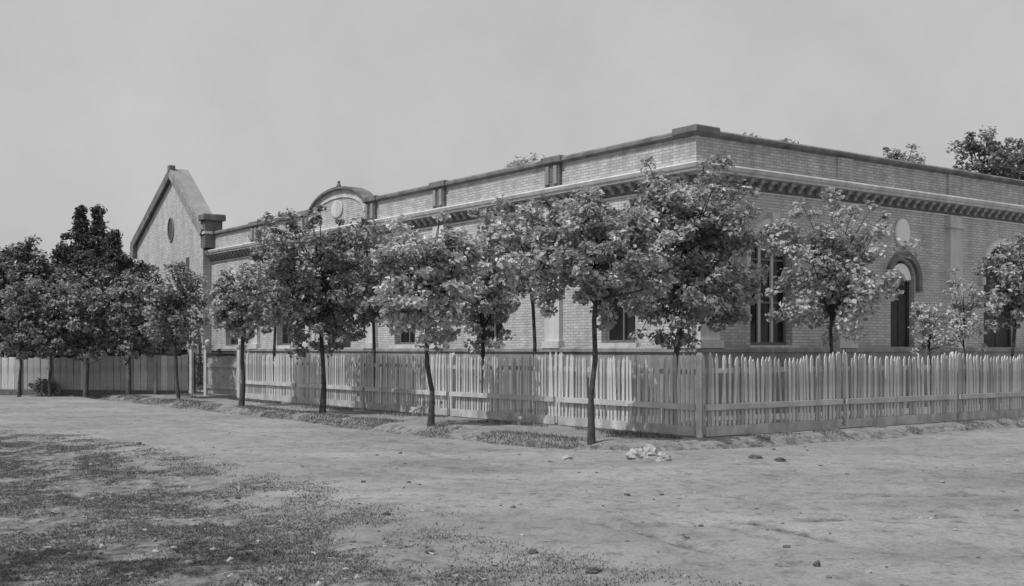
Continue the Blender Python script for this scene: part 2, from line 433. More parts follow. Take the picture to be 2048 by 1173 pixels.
M['pale_sash'] = mat('pale_painted_sash', 0.5, 0.6, 0.3, 0.15, 4.0)
def window(f, parent, c, w, zs, zsp, lights=2, hood=True, sash='sash', depth=0.2):
    fw = 0.07
    o = arch_pts(c, w, zs, zsp); i = arch_pts(c, w - 2 * fw, zs + fw, zsp)
    mb = band(MB(f), o, i, -depth - 0.05, -depth)
    mb.prism([(c - w / 2, zs), (c + w / 2, zs), (c + w / 2, zs + fw), (c - w / 2, zs + fw)], lambda a, b: (a, b, -depth - 0.05), lambda a, b: (a, b, -depth + 0.004))
    win = mb.build('window', sash, parent)
    iw = w - 2 * fw; bar = 0.05 if lights < 3 else 0.09
    edges = [c - iw / 2 + iw * k / lights for k in range(lights + 1)]
    for e in edges[1:-1]:
        MB(f).prism([(e - bar / 2, zs + fw), (e + bar / 2, zs + fw), (e + bar / 2, zsp + iw / 2 * math.sqrt(max(0, 1 - ((e - c) / (iw / 2)) ** 2)) - 0.002), (e - bar / 2, zsp + iw / 2 * math.sqrt(max(0, 1 - ((e - c) / (iw / 2)) ** 2)) - 0.01)],
                    lambda a, b: (a, b, -depth - 0.045), lambda a, b: (a, b, -depth + 0.012)).build('mullion', sash if lights < 3 else 'pale_sash', win)
    for zz in (zsp, (zs + zsp) / 2):
        for e0, e1 in zip(edges, edges[1:]):
            MB(f).prism([(e0 + bar / 2, zz - 0.025), (e1 - bar / 2, zz - 0.025), (e1 - bar / 2, zz + 0.025), (e0 + bar / 2, zz + 0.025)],
                        lambda a, b: (a, b, -depth - 0.045), lambda a, b: (a, b, -depth + 0.006)).build('glazing_bar', sash, win)
    dp = -depth - 0.035
    for e0, e1 in zip(edges, edges[1:]):
        for z0, z1 in ((zs + fw, (zs + zsp) / 2), ((zs + zsp) / 2, zsp)):
            MB(f).prism([(e0, z0), (e1, z0), (e1, z1), (e0, z1)], lambda a, b: (a, b, dp - 0.01), lambda a, b: (a, b, dp)).build('pane', 'glass', win)
    top = arch_pts(c, iw, zsp, zsp)[1:-1]
    MB(f).prism(top, lambda a, b: (a, b, dp - 0.01), lambda a, b: (a, b, dp)).build('pane', 'glass', win)
    MB(f).prism([(c - w / 2 - 0.14, zs - 0.14), (c + w / 2 + 0.14, zs - 0.14), (c + w / 2 + 0.14, zs - 0.003), (c - w / 2 - 0.14, zs - 0.003)],
                lambda a, b: (a, b, -0.2), lambda a, b: (a, b, 0.11)).build('sill', 'trim', win)
    if hood:
        ho = arch_pts(c, w + 0.46, zsp - 0.3, zsp); hi = arch_pts(c, w + 0.18, zsp - 0.3, zsp)
        band(MB(f), ho, hi, 0.0, 0.10).build('hood_mould', 'trim', win)
        k = zsp + w / 2
        MB(f).prism([(c - 0.09, k + 0.01), (c + 0.09, k + 0.01), (c + 0.13, k + 0.34), (c - 0.13, k + 0.34)], lambda a, b: (a, b, 0.0), lambda a, b: (a, b, 0.15)).build('keystone', 'trim', win)
    return win

winA = [2.65, 8.1, 12.75, 21.55, 26.5]
opsA = [(c, 1.25, 1.72, 3.98) for c in winA] + [(17.15, 1.7, 0.25, 3.2)]
opsB = [(2.55, 1.5, 1.66, 3.72), (7.75, 1.05, 0.3, 3.42), (12.45, 1.7, 0.3, 3.7), (17.6, 1.42, 1.66, 3.72)]
facade(fA, 0, LA, 0, Z_COR, opsA).build('wall', 'wall', bld)
facade(fB, 0, LB, 0, Z_COR, opsB).build('wall', 'wall', bld)
back = MB()
back.face([(DEEP, DEEP, 0), (DEEP, LA + 8, 0), (DEEP, LA + 8, Z_COR), (DEEP, DEEP, Z_COR)])
back.face([(DEEP, DEEP, 0), (LB, DEEP, 0), (LB, DEEP, Z_COR), (DEEP, DEEP, Z_COR)])
back.face([(LB, 0, 0), (LB, DEEP, 0), (LB, DEEP, Z_COR), (LB, 0, Z_COR)])
back.face([(0, LA, 0), (DEEP, LA, 0), (DEEP, LA, Z_COR), (0, LA, Z_COR)])
back.build('rear_wall', 'wall', bld)
rf = MB()
rf.face([(0.3, 0.3, 5.6), (LB, 0.3, 5.6), (LB, DEEP, 5.6), (0.3, DEEP, 5.6)])
rf.face([(0.3, DEEP, 5.6), (DEEP, DEEP, 5.6), (DEEP, LA, 5.6), (0.3, LA, 5.6)])
rf.build('roof', 'roofing', bld)
PATH = [(0, LA), (0, 0), (LB, 0)]           # outward is on the right hand
# check side: travelling -y, right hand is -x; travelling +x, right hand is -y
sweep(MB(), PATH, [(0.0, 0.0), (0.12, 0.0), (0.12, Z_PL - 0.12), (0.17, Z_PL - 0.10), (0.17, Z_PL - 0.02), (0.05, Z_PL + 0.03), (0.0, Z_PL + 0.03)]).build('plinth', 'plinth', bld)
cor = sweep(MB(), PATH, [(-0.2, Z_COR), (0.06, Z_COR), (0.06, 5.46 + .1), (0.26, 5.58), (0.26, 5.63), (0.30, 5.65), (0.33, 5.73), (0.31, 5.77), (0.0, 5.84), (-0.2, 5.84)]).build('cornice', 'trim', bld)
sweep(MB(), PATH, [(0.002, 5.25), (0.03, 5.25), (0.04, 5.29), (0.002, 5.305)]).build('string_course', 'trim', bld)
M['frieze_shade'] = mat('frieze_shadow_tone', 0.14, 0.9, 0.2, 0.3, 3.0)  # dark tone stands in for the deep shadow between the brackets
M['bracket'] = mat('bracket_stone', 0.34, 0.85, 0.2, 0.2, 3.0, 0.2, 30, 0.2)
sweep(MB(), PATH, [(0.001, 5.31), (0.02, 5.31), (0.02, 5.518), (0.001, 5.518)]).build('frieze_shade', 'frieze_shade', bld)  # strip added to carry the shade under the cornice
bk = MB().prism([(0.0, 5.35), (0.05, 5.36), (0.08, 5.43), (0.15, 5.48), (0.18, 5.572), (0.055, 5.572), (0.0, 5.51)], lambda o, z: (-o - 0.022, -0.06, z), lambda o, z: (-o - 0.022, 0.06, z)).mesh('bracket', 'bracket')
u = 0.25
while u < LA - 0.2:
    inst('bracket', bk, cor, (0, u, 0)); u += 0.36
u = 0.25
while u < LB - 0.2:
    inst('bracket', bk, cor, (u, 0, 0), (0, 0, math.pi / 2)); u += 0.36
# parapet wall with recessed panels between piers
PED = (14.95, 19.35)
def par_wall(path):
    return sweep(MB(), path, [(-0.28, 5.7), (0.03, 5.7), (0.03, Z_PAR), (-0.28, Z_PAR)]).build('parapet', 'parapet', bld)
PCOP = [(-0.34, Z_PAR - 0.001), (0.05, Z_PAR - 0.001), (0.09, Z_PAR + 0.03), (0.14, Z_PAR + 0.05), (0.14, Z_PAR + 0.12), (0.08, Z_PAR + 0.17), (-0.3, Z_PAR + 0.17), (-0.36, Z_PAR + 0.12)]
for pth in ([(0, LA), (0, PED[1])], [(0, PED[0]), (0, 0), (LB, 0)]):
    par_wall(pth)
    sweep(MB(), pth, PCOP).build('coping', 'coping', bld)
# segmental pediment over the entrance
pc = sum(PED) / 2; pw = PED[1] - PED[0]
def ell(w, rise, n=20, z=6.18):
    return [(pc + w / 2 * math.cos(math.pi - math.pi * i / n), z + rise * math.sin(math.pi - math.pi * i / n)) for i in range(n + 1)]
ped = MB(fA).prism([(PED[0] + .02, 5.7)][::-1] + [], lambda a, b: (a, b, 0), lambda a, b: (a, b, 0)) if False else None
pts = [(PED[0] + 0.003, 5.705)] + ell(pw - 0.006, 0.92) + [(PED[1] - 0.003, 5.705)]
pedi = MB(fA).prism(pts, lambda a, b: (a, b, -0.28), lambda a, b: (a, b, 0.05)).build('pediment', 'parapet', bld)
band(MB(fA), ell(pw + 0.08, 1.0), ell(pw - 0.02, 0.915), -0.33, 0.16).build('pediment_coping', 'coping', pedi)
band(MB(fA), ell(pw - 0.5, 0.70), ell(pw - 0.66, 0.62), 0.04, 0.085).build('pediment_moulding', 'trim', pedi)
MB().tube([(0, pc, 7.2), (0, pc, 7.28), (0, pc, 7.33), (0, pc, 7.36), (0, pc, 7.39), (0, pc, 7.42)], [0.10, 0.06, 0.03, 0.07, 0.04, 0.01], 10).build('finial', 'coping', pedi, True)
MB(fA).prism([(pc + 0.42 * math.cos(k * math.pi / 9), 6.42 + 0.3 * math.sin(k * math.pi / 9)) for k in range(18)], lambda a, b: (a, b, 0.045), lambda a, b: (a, b, 0.10)).build('cartouche', 'trim', pedi, bevel=0.02)
# parapet piers and wall pilasters
def pier(f, u, w=0.62):
    p = MB(f).prism([(u - w / 2, 5.80), (u + w / 2, 5.80), (u + w / 2, Z_PAR + 0.05), (u - w / 2, Z_PAR + 0.05)], lambda a, b: (a, b, -0.33), lambda a, b: (a, b, 0.12)).build('parapet_pier', 'pier', bld)
    for s in (-1, 1):
        MB(f).prism([(u + s * w * 0.27 - 0.07, 5.88), (u + s * w * 0.27 + 0.07, 5.88), (u + s * w * 0.27 + 0.07, Z_PAR - 0.05), (u + s * w * 0.27 - 0.07, Z_PAR - 0.05)], lambda a, b: (a, b, 0.118), lambda a, b: (a, b, 0.165)).build('pier_strip', 'plinth', p)
    MB(f).prism([(u - w / 2 - 0.1, Z_PAR + 0.02), (u + w / 2 + 0.1, Z_PAR + 0.02), (u + w / 2 + 0.1, Z_PAR + 0.20), (u - w / 2 - 0.1, Z_PAR + 0.20)], lambda a, b: (a, b, -0.4), lambda a, b: (a, b, 0.2)).build('pier_cap', 'coping', p, bevel=0.025)
    return p
def pilaster(f, u, w=0.6):
    p = MB(f).prism([(u - w / 2, Z_PL), (u + w / 2, Z_PL), (u + w / 2, 5.26), (u - w / 2, 5.26)], lambda a, b: (a, b, -0.01), lambda a, b: (a, b, 0.13)).build('pilaster', 'trim', bld)
    MB(f).prism([(u - w / 2 - 0.06, 4.92), (u + w / 2 + 0.06, 4.92), (u + w / 2 + 0.06, 5.06), (u - w / 2 - 0.06, 5.06)], lambda a, b: (a, b, 0.0), lambda a, b: (a, b, 0.19)).build('capital', 'trim', p)
    MB(f).prism([(u - w / 2 - 0.06, Z_PL - 0.01), (u + w / 2 + 0.06, Z_PL - 0.01), (u + w / 2 + 0.06, Z_PL + 0.18), (u - w / 2 - 0.06, Z_PL + 0.18)], lambda a, b: (a, b, 0.0), lambda a, b: (a, b, 0.19)).build('pilaster_base', 'trim', p)
for u in (5.1, 10.6, 14.75, 19.55, 24.0):
    pier(fA, u); pilaster(fA, u)
pilaster(fA, 0.33, 0.64); pilaster(fB, 0.33, 0.64)
for u in (5.25, 10.05, 15.0, 20.0):
    pilaster(fB, u)
    MB(fB).prism([(u - .3, 5.82), (u + .3, 5.82), (u + .3, Z_PAR - 0.002), (u - .3, Z_PAR - 0.002)], lambda a, b: (a, b, 0.0), lambda a, b: (a, b, 0.085)).build('parapet_pier', 'parapet', bld)
# raised corner block
MB().box(-0.17, 0.62, -0.17, 0.62, Z_PAR + 0.06, Z_PAR + 0.23).build('corner_block', 'coping', bld, bevel=0.03)
for c in winA:
    window(fA, bld, c, 1.25, 1.72, 3.98, 2)
window(fB, bld, 2.55, 1.5, 1.66, 3.72, 3)
window(fB, bld, 17.6, 1.42, 1.66, 3.72, 3)

def arched_door(f, c, w, zs, zsp, hood=True, label=None, fan='glass', hm='trim'):
    fw = 0.09
    d = band(MB(f), arch_pts(c, w, zs, zsp), arch_pts(c, w - 2 * fw, zs, zsp), -0.26, -0.16).build('door', 'dark_sash', bld)
    if label: d['label'] = label
    iw = w - 2 * fw
    for s in (-1, 1):
        lf = MB(f).prism([(c, zs + .01), (c + s * iw / 2, zs + .01), (c + s * iw / 2, zsp - 0.05), (c, zsp - 0.05)], lambda a, b: (a, b, -0.25), lambda a, b: (a, b, -0.20)).build('door_leaf', 'dark_sash', d)
    for s in (-1, 1):
        for z0, z1 in ((zs + 0.2, zs + 0.9), (zs + 1.1, zsp - 0.2)):
            MB(f).prism([(c + s * 0.07, z0), (c + s * (iw / 2 - 0.08), z0), (c + s * (iw / 2 - 0.08), z1), (c + s * 0.07, z1)], lambda a, b: (a, b, -0.205), lambda a, b: (a, b, -0.18)).build('door_panel', 'dark_sash', d, bevel=0.012)
    MB(f).prism([(c - iw / 2, zsp - 0.045), (c + iw / 2, zsp - 0.045), (c + iw / 2, zsp + 0.045), (c - iw / 2, zsp + 0.045)], lambda a, b: (a, b, -0.25), lambda a, b: (a, b, -0.17)).build('transom', 'dark_sash', d)
    MB(f).prism(arch_pts(c, iw, zsp, zsp)[1:-1], lambda a, b: (a, b, -0.24), lambda a, b: (a, b, -0.22 if fan == 'glass' else -0.04)).build('fanlight', fan, d)
    if hood:
        band(MB(f), arch_pts(c, w + 0.44, zsp - 0.3, zsp), arch_pts(c, w + 0.12, zsp - 0.3, zsp), 0.0, 0.11).build('hood_mould', hm, d)
    MB(f).prism([(c - w / 2, 0.0), (c + w / 2, 0.0), (c + w / 2, zs), (c - w / 2, zs)], lambda a, b: (a, b, -0.25), lambda a, b: (a, b, 0.5)).build('door_step', 'plinth', d)
fan_glass = mat('fanlight_glare', 0.88, 0.4, 0.5, 0.03)  # white colour stands in for bright light caught by the fanlight pane
arched_door(fA, 17.15, 1.7, 0.25, 3.2)
arched_door(fB, 7.75, 1.05, 0.3, 3.42, fan=fan_glass, hm='coping')
arched_door(fB, 12.45, 1.7, 0.3, 3.7)
med = MB(fB).prism([(7.68 + 0.30 * math.cos(k * math.pi / 14), 4.66 + 0.38 * math.sin(k * math.pi / 14)) for k in range(28)], lambda a, b: (a, b, 0.0), lambda a, b: (a, b, 0.09)).build('medallion', mat('white_plaster', 0.8, 0.8, 0.2, 0.05), bld, bevel=0.03)
med['label'] = 'white oval plaster medallion above the narrow arched door'

# ------------------------------------------------------------------ gabled block at the far end
gb = empty('gabled_block', BC, ROT)
tag(gb, 'tall pale gabled block with round gable window at far end of the long building', 'building')
G0, G1, GA, GE, GZ, GX, GD = 28.75, 37.3, 32.35, 6.70, 9.45, 0.35, 0.6
gop = [(31.2, 1.0, 1.7, 3.9), (35.2, 1.0, 1.7, 3.9)]
fG = lambda u, z, d: (-GX - d, u, z)
w = facade(fG, G0, G1, 0, GE, gop)
w.face([(G0, GE, 0), (G1, GE, 0), (GA, GZ, 0)])
w.face([(G0, 0, 0), (G0, GE, 0), (G0, GE, -GD), (G0, 0, -GD)])
w.face([(G1, 0, 0), (G1, GE, 0), (G1, GE, -8), (G1, 0, -8)])
w.face([(G0, GE, -GD), (G1, GE, -GD), (GA, GZ, -GD)])
w.face([(G0, 0, -8), (G1, 0, -8), (G1, GE, -8), (G0, GE, -8)])
w.build('wall', 'wall', gb)
fr = MB(fG); fr.face([(G0, 6.2, -GD), (G1, 6.2, -GD), (G1, 6.2, -8), (G0, 6.2, -8)]); fr.build('flat_roof', 'roofing', gb)
def slope(e, ez, name):
    n = Vector((GA - e, GZ - ez)); L = n.length; t = n / L; up = Vector((-t.y, t.x)); up = up if up.y > 0 else -up
    ext = 0.35
    a = Vector((e, ez)) - t * ext; b = Vector((GA, GZ))
    q = [a, b, b + Vector((0, 0.22 / abs(t.x))), a + up * 0.22]
    o = MB(fG).prism([(p.x, p.y) for p in q], lambda u, z: (u, z, -GD - 0.1), lambda u, z: (u, z, 0.10)).build('roof_slope', 'roofing', gb)
    q2 = [a - up * 0.12, b - Vector((0, 0.12 / abs(t.x))), b + Vector((0, 0.24 / abs(t.x))), a + up * 0.24]
    MB(fG).prism([(p.x, p.y) for p in q2], lambda u, z: (u, z, 0.102), lambda u, z: (u, z, 0.20)).build('barge_board', 'coping' if name == 'l' else 'plinth', o)
slope(G0 + 0.1, GE, 'r'); slope(G1, GE, 'l')
MB().box(-0.58, -0.28, GA - 0.14, GA + 0.14, GZ + 0.12, GZ + 0.42).build('gable_cap', 'coping', gb, bevel=0.05)
MB(fG).prism([(32.6 + 0.32 * math.cos(k * math.pi / 10), 7.0 + 0.5 * math.sin(k * math.pi / 10)) for k in range(20)], lambda a, b: (a, b, -0.05), lambda a, b: (a, b, 0.02)).build('round_window', 'glass', gb)
band(MB(fG), [(32.6 + 0.38 * math.cos(k * math.pi / 10), 7.0 + 0.57 * math.sin(k * math.pi / 10)) for k in range(21)], [(32.6 + 0.32 * math.cos(k * math.pi / 10), 7.0 + 0.5 * math.sin(k * math.pi / 10)) for k in range(21)], 0, 0.05).build('window_surround', 'plinth', gb)
window(fG, gb, 31.2, 1.0, 1.7, 3.9, 2); window(fG, gb, 35.2, 1.0, 1.7, 3.9, 2)
sw = MB(fG).prism([(30.35, 4.95), (30.75, 4.95), (30.75, 5.6), (30.35, 5.6)], lambda a, b: (a, b, -0.05), lambda a, b: (a, b, 0.015)).build('vent_window', 'glass', gb)
MB(fG).prism([(30.2, 4.83), (30.9, 4.83), (30.9, 4.945), (30.2, 4.945)], lambda a, b: (a, b, 0), lambda a, b: (a, b, 0.14)).build('sill', 'trim', sw)
kn = MB(fG).prism([(G1 - 0.05, GE - 0.75), (G1 + 0.12, GE - 0.7), (G1 + 0.42, GE - 0.25), (G1 + 0.42, GE - 0.1), (G1 - 0.05, GE + 0.1)], lambda a, b: (a, b, -0.5), lambda a, b: (a, b, 0.22)).build('kneeler', 'coping', gb, bevel=0.02)
# capped pier where the gable meets the parapet
pr = MB().box(-0.46, 0.30, G0 - 0.52, G0 - 0.004, 5.87, 7.02).build('end_pier', 'pier', gb)
MB().box(-0.58, 0.42, G0 - 0.66, G0 + 0.02, 7.02, 7.30).build('pier_cap', 'coping', pr, bevel=0.05)
MB().box(-0.50, 0.34, G0 - 0.56, G0 - 0.005, 6.45, 6.56).build('pier_moulding', 'trim', pr)

# ------------------------------------------------------------------ picket fences
def picket_meshes(name, m, w, th, n=4, h=1.0, seed=1):
    out = []; r = random.Random(seed)
    for k in range(n):
        e = r.uniform(-0.006, 0.006)
        out.append(MB().prism([(-w / 2, 0), (w / 2, 0), (w / 2 - abs(e) * 0.5, h - 0.06), (e, h), (-w / 2, h - 0.06)], lambda a, b: (a, -th / 2, b), lambda a, b: (a, th / 2, b)).mesh(name, m))
    return out
PK = picket_meshes('picket', 'picket', 0.066, 0.022, 4) + picket_meshes('picket', 'picket2', 0.070, 0.022, 2, seed=5)
rf_ = random.Random(11)

def fence_run(parent, axis, u0, u1, bay, pitch, height, dip, posts=True, rail_out=-1, skip=()):
    """axis 'x' or 'y' in the fence frame; street side is the negative side of the other axis"""
    def P(u, d, z): return (u, -d, z) if axis == 'x' else (-d, u, z)
    rz = 0 if axis == 'x' else math.pi / 2
    n = int((u1 - u0) / pitch)
    def g(u):
        q = parent.matrix_basis @ Vector(P(u, 0, 0)); return gz(q.x, q.y)
    for k in range(n):
        u = u0 + pitch * (k + 0.5)
        ph = ((u - u0) % bay) / bay
        if rf_.random() < 0.03: continue
        hh = height - dip * math.sin(math.pi * ph) + rf_.gauss(0, 0.022)
        z0 = 0.04 + rf_.uniform(0, 0.03)
        gg = g(u)
        inst('picket', rf_.choice(PK), parent, P(u + rf_.uniform(-0.008, 0.008), 0.0, gg + z0), (rf_.uniform(-.012, .012), rf_.gauss(0, .02), rz + rf_.uniform(-.08, .08)), (rf_.uniform(0.70, 1.12), 1, hh - z0))
    nb = max(1, round((u1 - u0) / bay))
    for k in range(0 if axis == 'x' else 1, nb + 1):
        u = u0 + (u1 - u0) * k / nb
        gg = g(u)
        p = MB(lambda a, b, c, u=u: P(u + a, b, c)).prism([(-0.045, 0), (0.045, 0), (0.045, height - 0.02), (0, height + 0.03), (-0.045, height - 0.02)], lambda a, b: (a, -0.11, b - 0.15), lambda a, b: (a, -0.017 if k == 0 else -0.052, b - 0.15)).build('post', 'picket', parent)
        p.location = (0, 0, gg + 0.12)
    for k in range(nb):
        a, b = u0 + (u1 - u0) * k / nb + 0.062, u0 + (u1 - u0) * (k + 1) / nb - 0.062
        ga, gb2 = g(a), g(b)
        for zc, hgt, d0, d1, m, nm in ((height - 0.32, 0.09, -0.05, -0.016, 'picket2', 'rail'), (0.52, 0.10, 0.016, 0.075, 'rail', 'rail'), (0.10, 0.17, 0.016, 0.042, 'picket2', 'base_board')):
            mb = MB(P); sg = rf_.uniform(-0.01, 0.01)
            mb.f.append([mb.p(a, d0, ga + zc - hgt / 2), mb.p(b, d0, gb2 + zc - hgt / 2), mb.p(b, d0, gb2 + zc + hgt / 2), mb.p(a, d0, ga + zc + hgt / 2)])
            mb.f.append([mb.p(a, d1, ga + zc - hgt / 2), mb.p(b, d1, gb2 + zc - hgt / 2), mb.p(b, d1, gb2 + zc + hgt / 2), mb.p(a, d1, ga + zc + hgt / 2)])
            i = 0
            for q in range(4):
                r = (q + 1) % 4
                mb.f.append([q, r, 4 + r, 4 + q])
            mb.build(nm, m, parent)

fb = empty('picket_fence', FC, ROT)
tag(fb, 'grey shaded picket fence with scalloped top running right from the corner', 'fence')
fence_run(fb, 'x', 0.0, 11.4, 3.8, 0.106, 1.47, 0.10)
fa = empty('picket_fence', FC, ROT)
tag(fa, 'sunlit pale picket fence behind the street trees along the long facade', 'fence')
fence_run(fa, 'y', 0.06, 19.65, 3.9, 0.106, 1.45, 0.07)

# far fence of wide upright boards beyond the gates
ff0, ff1 = yard(0, 24.15), Vector((-21.5, 41.0, 0))
dv = ff1 - ff0; FL = dv.length
ff = empty('board_fence', ff0, math.atan2(dv.y, dv.x))
tag(ff, 'pale upright board fence under the dark trees at far left', 'fence')
bdm = [MB().prism([(-0.117, 0), (0.117, 0), (0.117, 1.0), (-0.117, 1.0 + e)], lambda a, b: (a, -0.015, b), lambda a, b: (a, 0.015, b)).mesh('board', m) for e, m in ((0.0, 'picket'), (0.012, 'picket2'), (-0.012, 'picket2'))]
k = 0
while 0.14 + k * 0.25 < FL:
    u = 0.14 + k * 0.25; q = ff.matrix_basis @ Vector((u, 0, 0))
    inst('board', rf_.choice(bdm), ff, (u, 0, gz(q.x, q.y) + 0.03), (0, rf_.gauss(0, .006), rf_.uniform(-.02, .02)), (1, 1, 1.30 + rf_.uniform(-.03, .03))); k += 1
for z in (0.35, 1.05):
    MB().box(0, FL, -0.07, -0.018, z - 0.05, z + 0.05).build('rail', 'picket2', ff)
for xx in (312, 257, 172, 100, 40, -30):    # dark posts on the street side
    best = min(np.linspace(0, FL, 400), key=lambda u: abs((ff.matrix_basis @ Vector((u, 0, 0))).x / (ff.matrix_basis @ Vector((u, 0, 0))).y - (xx - 1024) / 2296))
    MB().box(best - 0.05, best + 0.05, 0.018, 0.11, -0.1, 1.36).build('post', 'picket2', ff)
MB().box(0, FL, 0.018, 0.05, -0.05, 0.16).build('base_board', 'pier', ff)

# gates
gt = empty('board_gate', yard(0, 19.8), ROT)
tag(gt, 'closed grey boarded carriage gate with dark top rail beside the gable block', 'gate')
n = 11
for k in range(n):
    y0 = 0.06 + k * 0.232
    MB().box(-0.02, 0.02, y0 + 0.006, y0 + 0.226, 0.12, 1.32 + (0.012 if k % 3 else 0)).build('board', 'gate', gt)
MB().box(-0.06, 0.06, 0.05, 2.63, 1.34, 1.44).build('top_rail', 'iron', gt)
for z in (0.35, 1.05):
    MB().box(-0.07, -0.022, 0.06, 2.62, z - 0.06, z + 0.06).build('ledge', 'gate', gt)
MB(lambda u, z, d: (-d, u, z)).prism([(0.12, 0.41), (0.28, 0.41), (2.56, 0.99), (2.40, 0.99)], lambda a, b: (a, b, 0.021), lambda a, b: (a, b, 0.065)).build('brace', 'gate', gt)
for i, y0 in enumerate((0.0, 2.74, 4.02)):
    gp = empty('gate_post', yard(0, 19.72 + y0), ROT)
    tag(gp, ('white square gate post at fence end of the boarded gate', 'white square gate post between boarded gate and iron wicket gate', 'white square gate post at far side of the iron wicket gate')[i], 'gate post', 'gate posts')
    MB().box(-0.1, 0.1, -0.1, 0.1, -0.1, 1.62).build('shaft', 'rail', gp)
    MB().box(-0.14, 0.14, -0.14, 0.14, 1.62, 1.69).build('cap', 'rail', gp)
    MB().tube([(0, 0, 1.69), (0, 0, 1.72), (0, 0, 1.79), (0, 0, 1.86), (0, 0, 1.90)], [0.06, 0.05, 0.1, 0.08, 0.01], 10).build('ball', 'rail', gp, True)
wk = empty('iron_gate', yard(0, 22.58), ROT)
tag(wk, 'dark scrolled iron wicket gate left of the boarded gate', 'gate')
for y0 in (0.03, 1.02):
    MB().box(-0.02, 0.02, y0, y0 + 0.05, 0.08, 1.45).build('stile', 'iron', wk)
for z in (0.12, 0.75, 1.38):
    MB().box(-0.015, 0.015, 0.082, 1.018, z - 0.025, z + 0.025).build('rail', 'iron', wk)
def scroll(cy, cz, r, s, turns=1.6):
    return [(0, cy + s * r * (1 - a / (turns * 6.9)) * math.cos(a), cz + r * (1 - a / (turns * 6.9)) * math.sin(a)) for a in np.linspace(0, turns * 2 * math.pi, 26)]
for cz in (0.43, 1.06):
    for s, cy in ((1, 0.32), (-1, 0.78)):
        MB().tube(scroll(cy, cz, 0.22, s), [0.022] * 26, 5).build('scroll', 'iron', wk, True)
for y0 in (0.55,):
    MB().box(-0.012, 0.012, y0 - 0.015, y0 + 0.015, 0.146, 1.354).build('bar', 'iron', wk)

# ------------------------------------------------------------------ trees
def leaves(cent, size, normal_bias, rg, aspect=0.75):
    """folded pointed leaves at the given centres; returns verts, faces, tint"""
    n = len(cent)
    nrm = rg.normal(size=(n, 3)) * 0.75 + normal_bias
    nrm /= np.linalg.norm(nrm, axis=1, keepdims=True)
    t = rg.normal(size=(n, 3)); t -= (t * nrm).sum(1, keepdims=True) * nrm
    t /= np.linalg.norm(t, axis=1, keepdims=True)
    b = np.cross(nrm, t)
    L = size * rg.uniform(0.65, 1.25, (n, 1)); W = L * aspect * rg.uniform(0.8, 1.1, (n, 1))
    v = np.empty((n, 6, 3))
    v[:, 0] = cent - t * L * 0.5
    v[:, 1] = cent - t * L * 0.12 + b * W * 0.5 + nrm * L * 0.12
    v[:, 2] = cent + t * L * 0.2 + b * W * 0.42 + nrm * L * 0.08
    v[:, 3] = cent + t * L * 0.5 - nrm * L * 0.12
    v[:, 4] = cent + t * L * 0.2 - b * W * 0.42 + nrm * L * 0.08
    v[:, 5] = cent - t * L * 0.12 - b * W * 0.5 + nrm * L * 0.12
    i = (np.arange(n) * 6)[:, None]
    f = np.concatenate([i + np.array([0, 1, 2, 3]), i + np.array([0, 3, 4, 5])], 0)
    return v.reshape(-1, 3), f, np.repeat(rg.random(n), 6)

def leaf_object(name, v, f, tint, m, parent):
    me = bpy.data.meshes.new(name)
    me.from_pydata(v.tolist(), [], f.tolist())
    a = me.attributes.new('tint', 'FLOAT', 'POINT'); a.data.foreach_set('value', tint.astype(np.float32))
    me.materials.append(M[m])
    o = bpy.data.objects.new(name, me); COL.objects.link(o); o.parent = parent
    return o

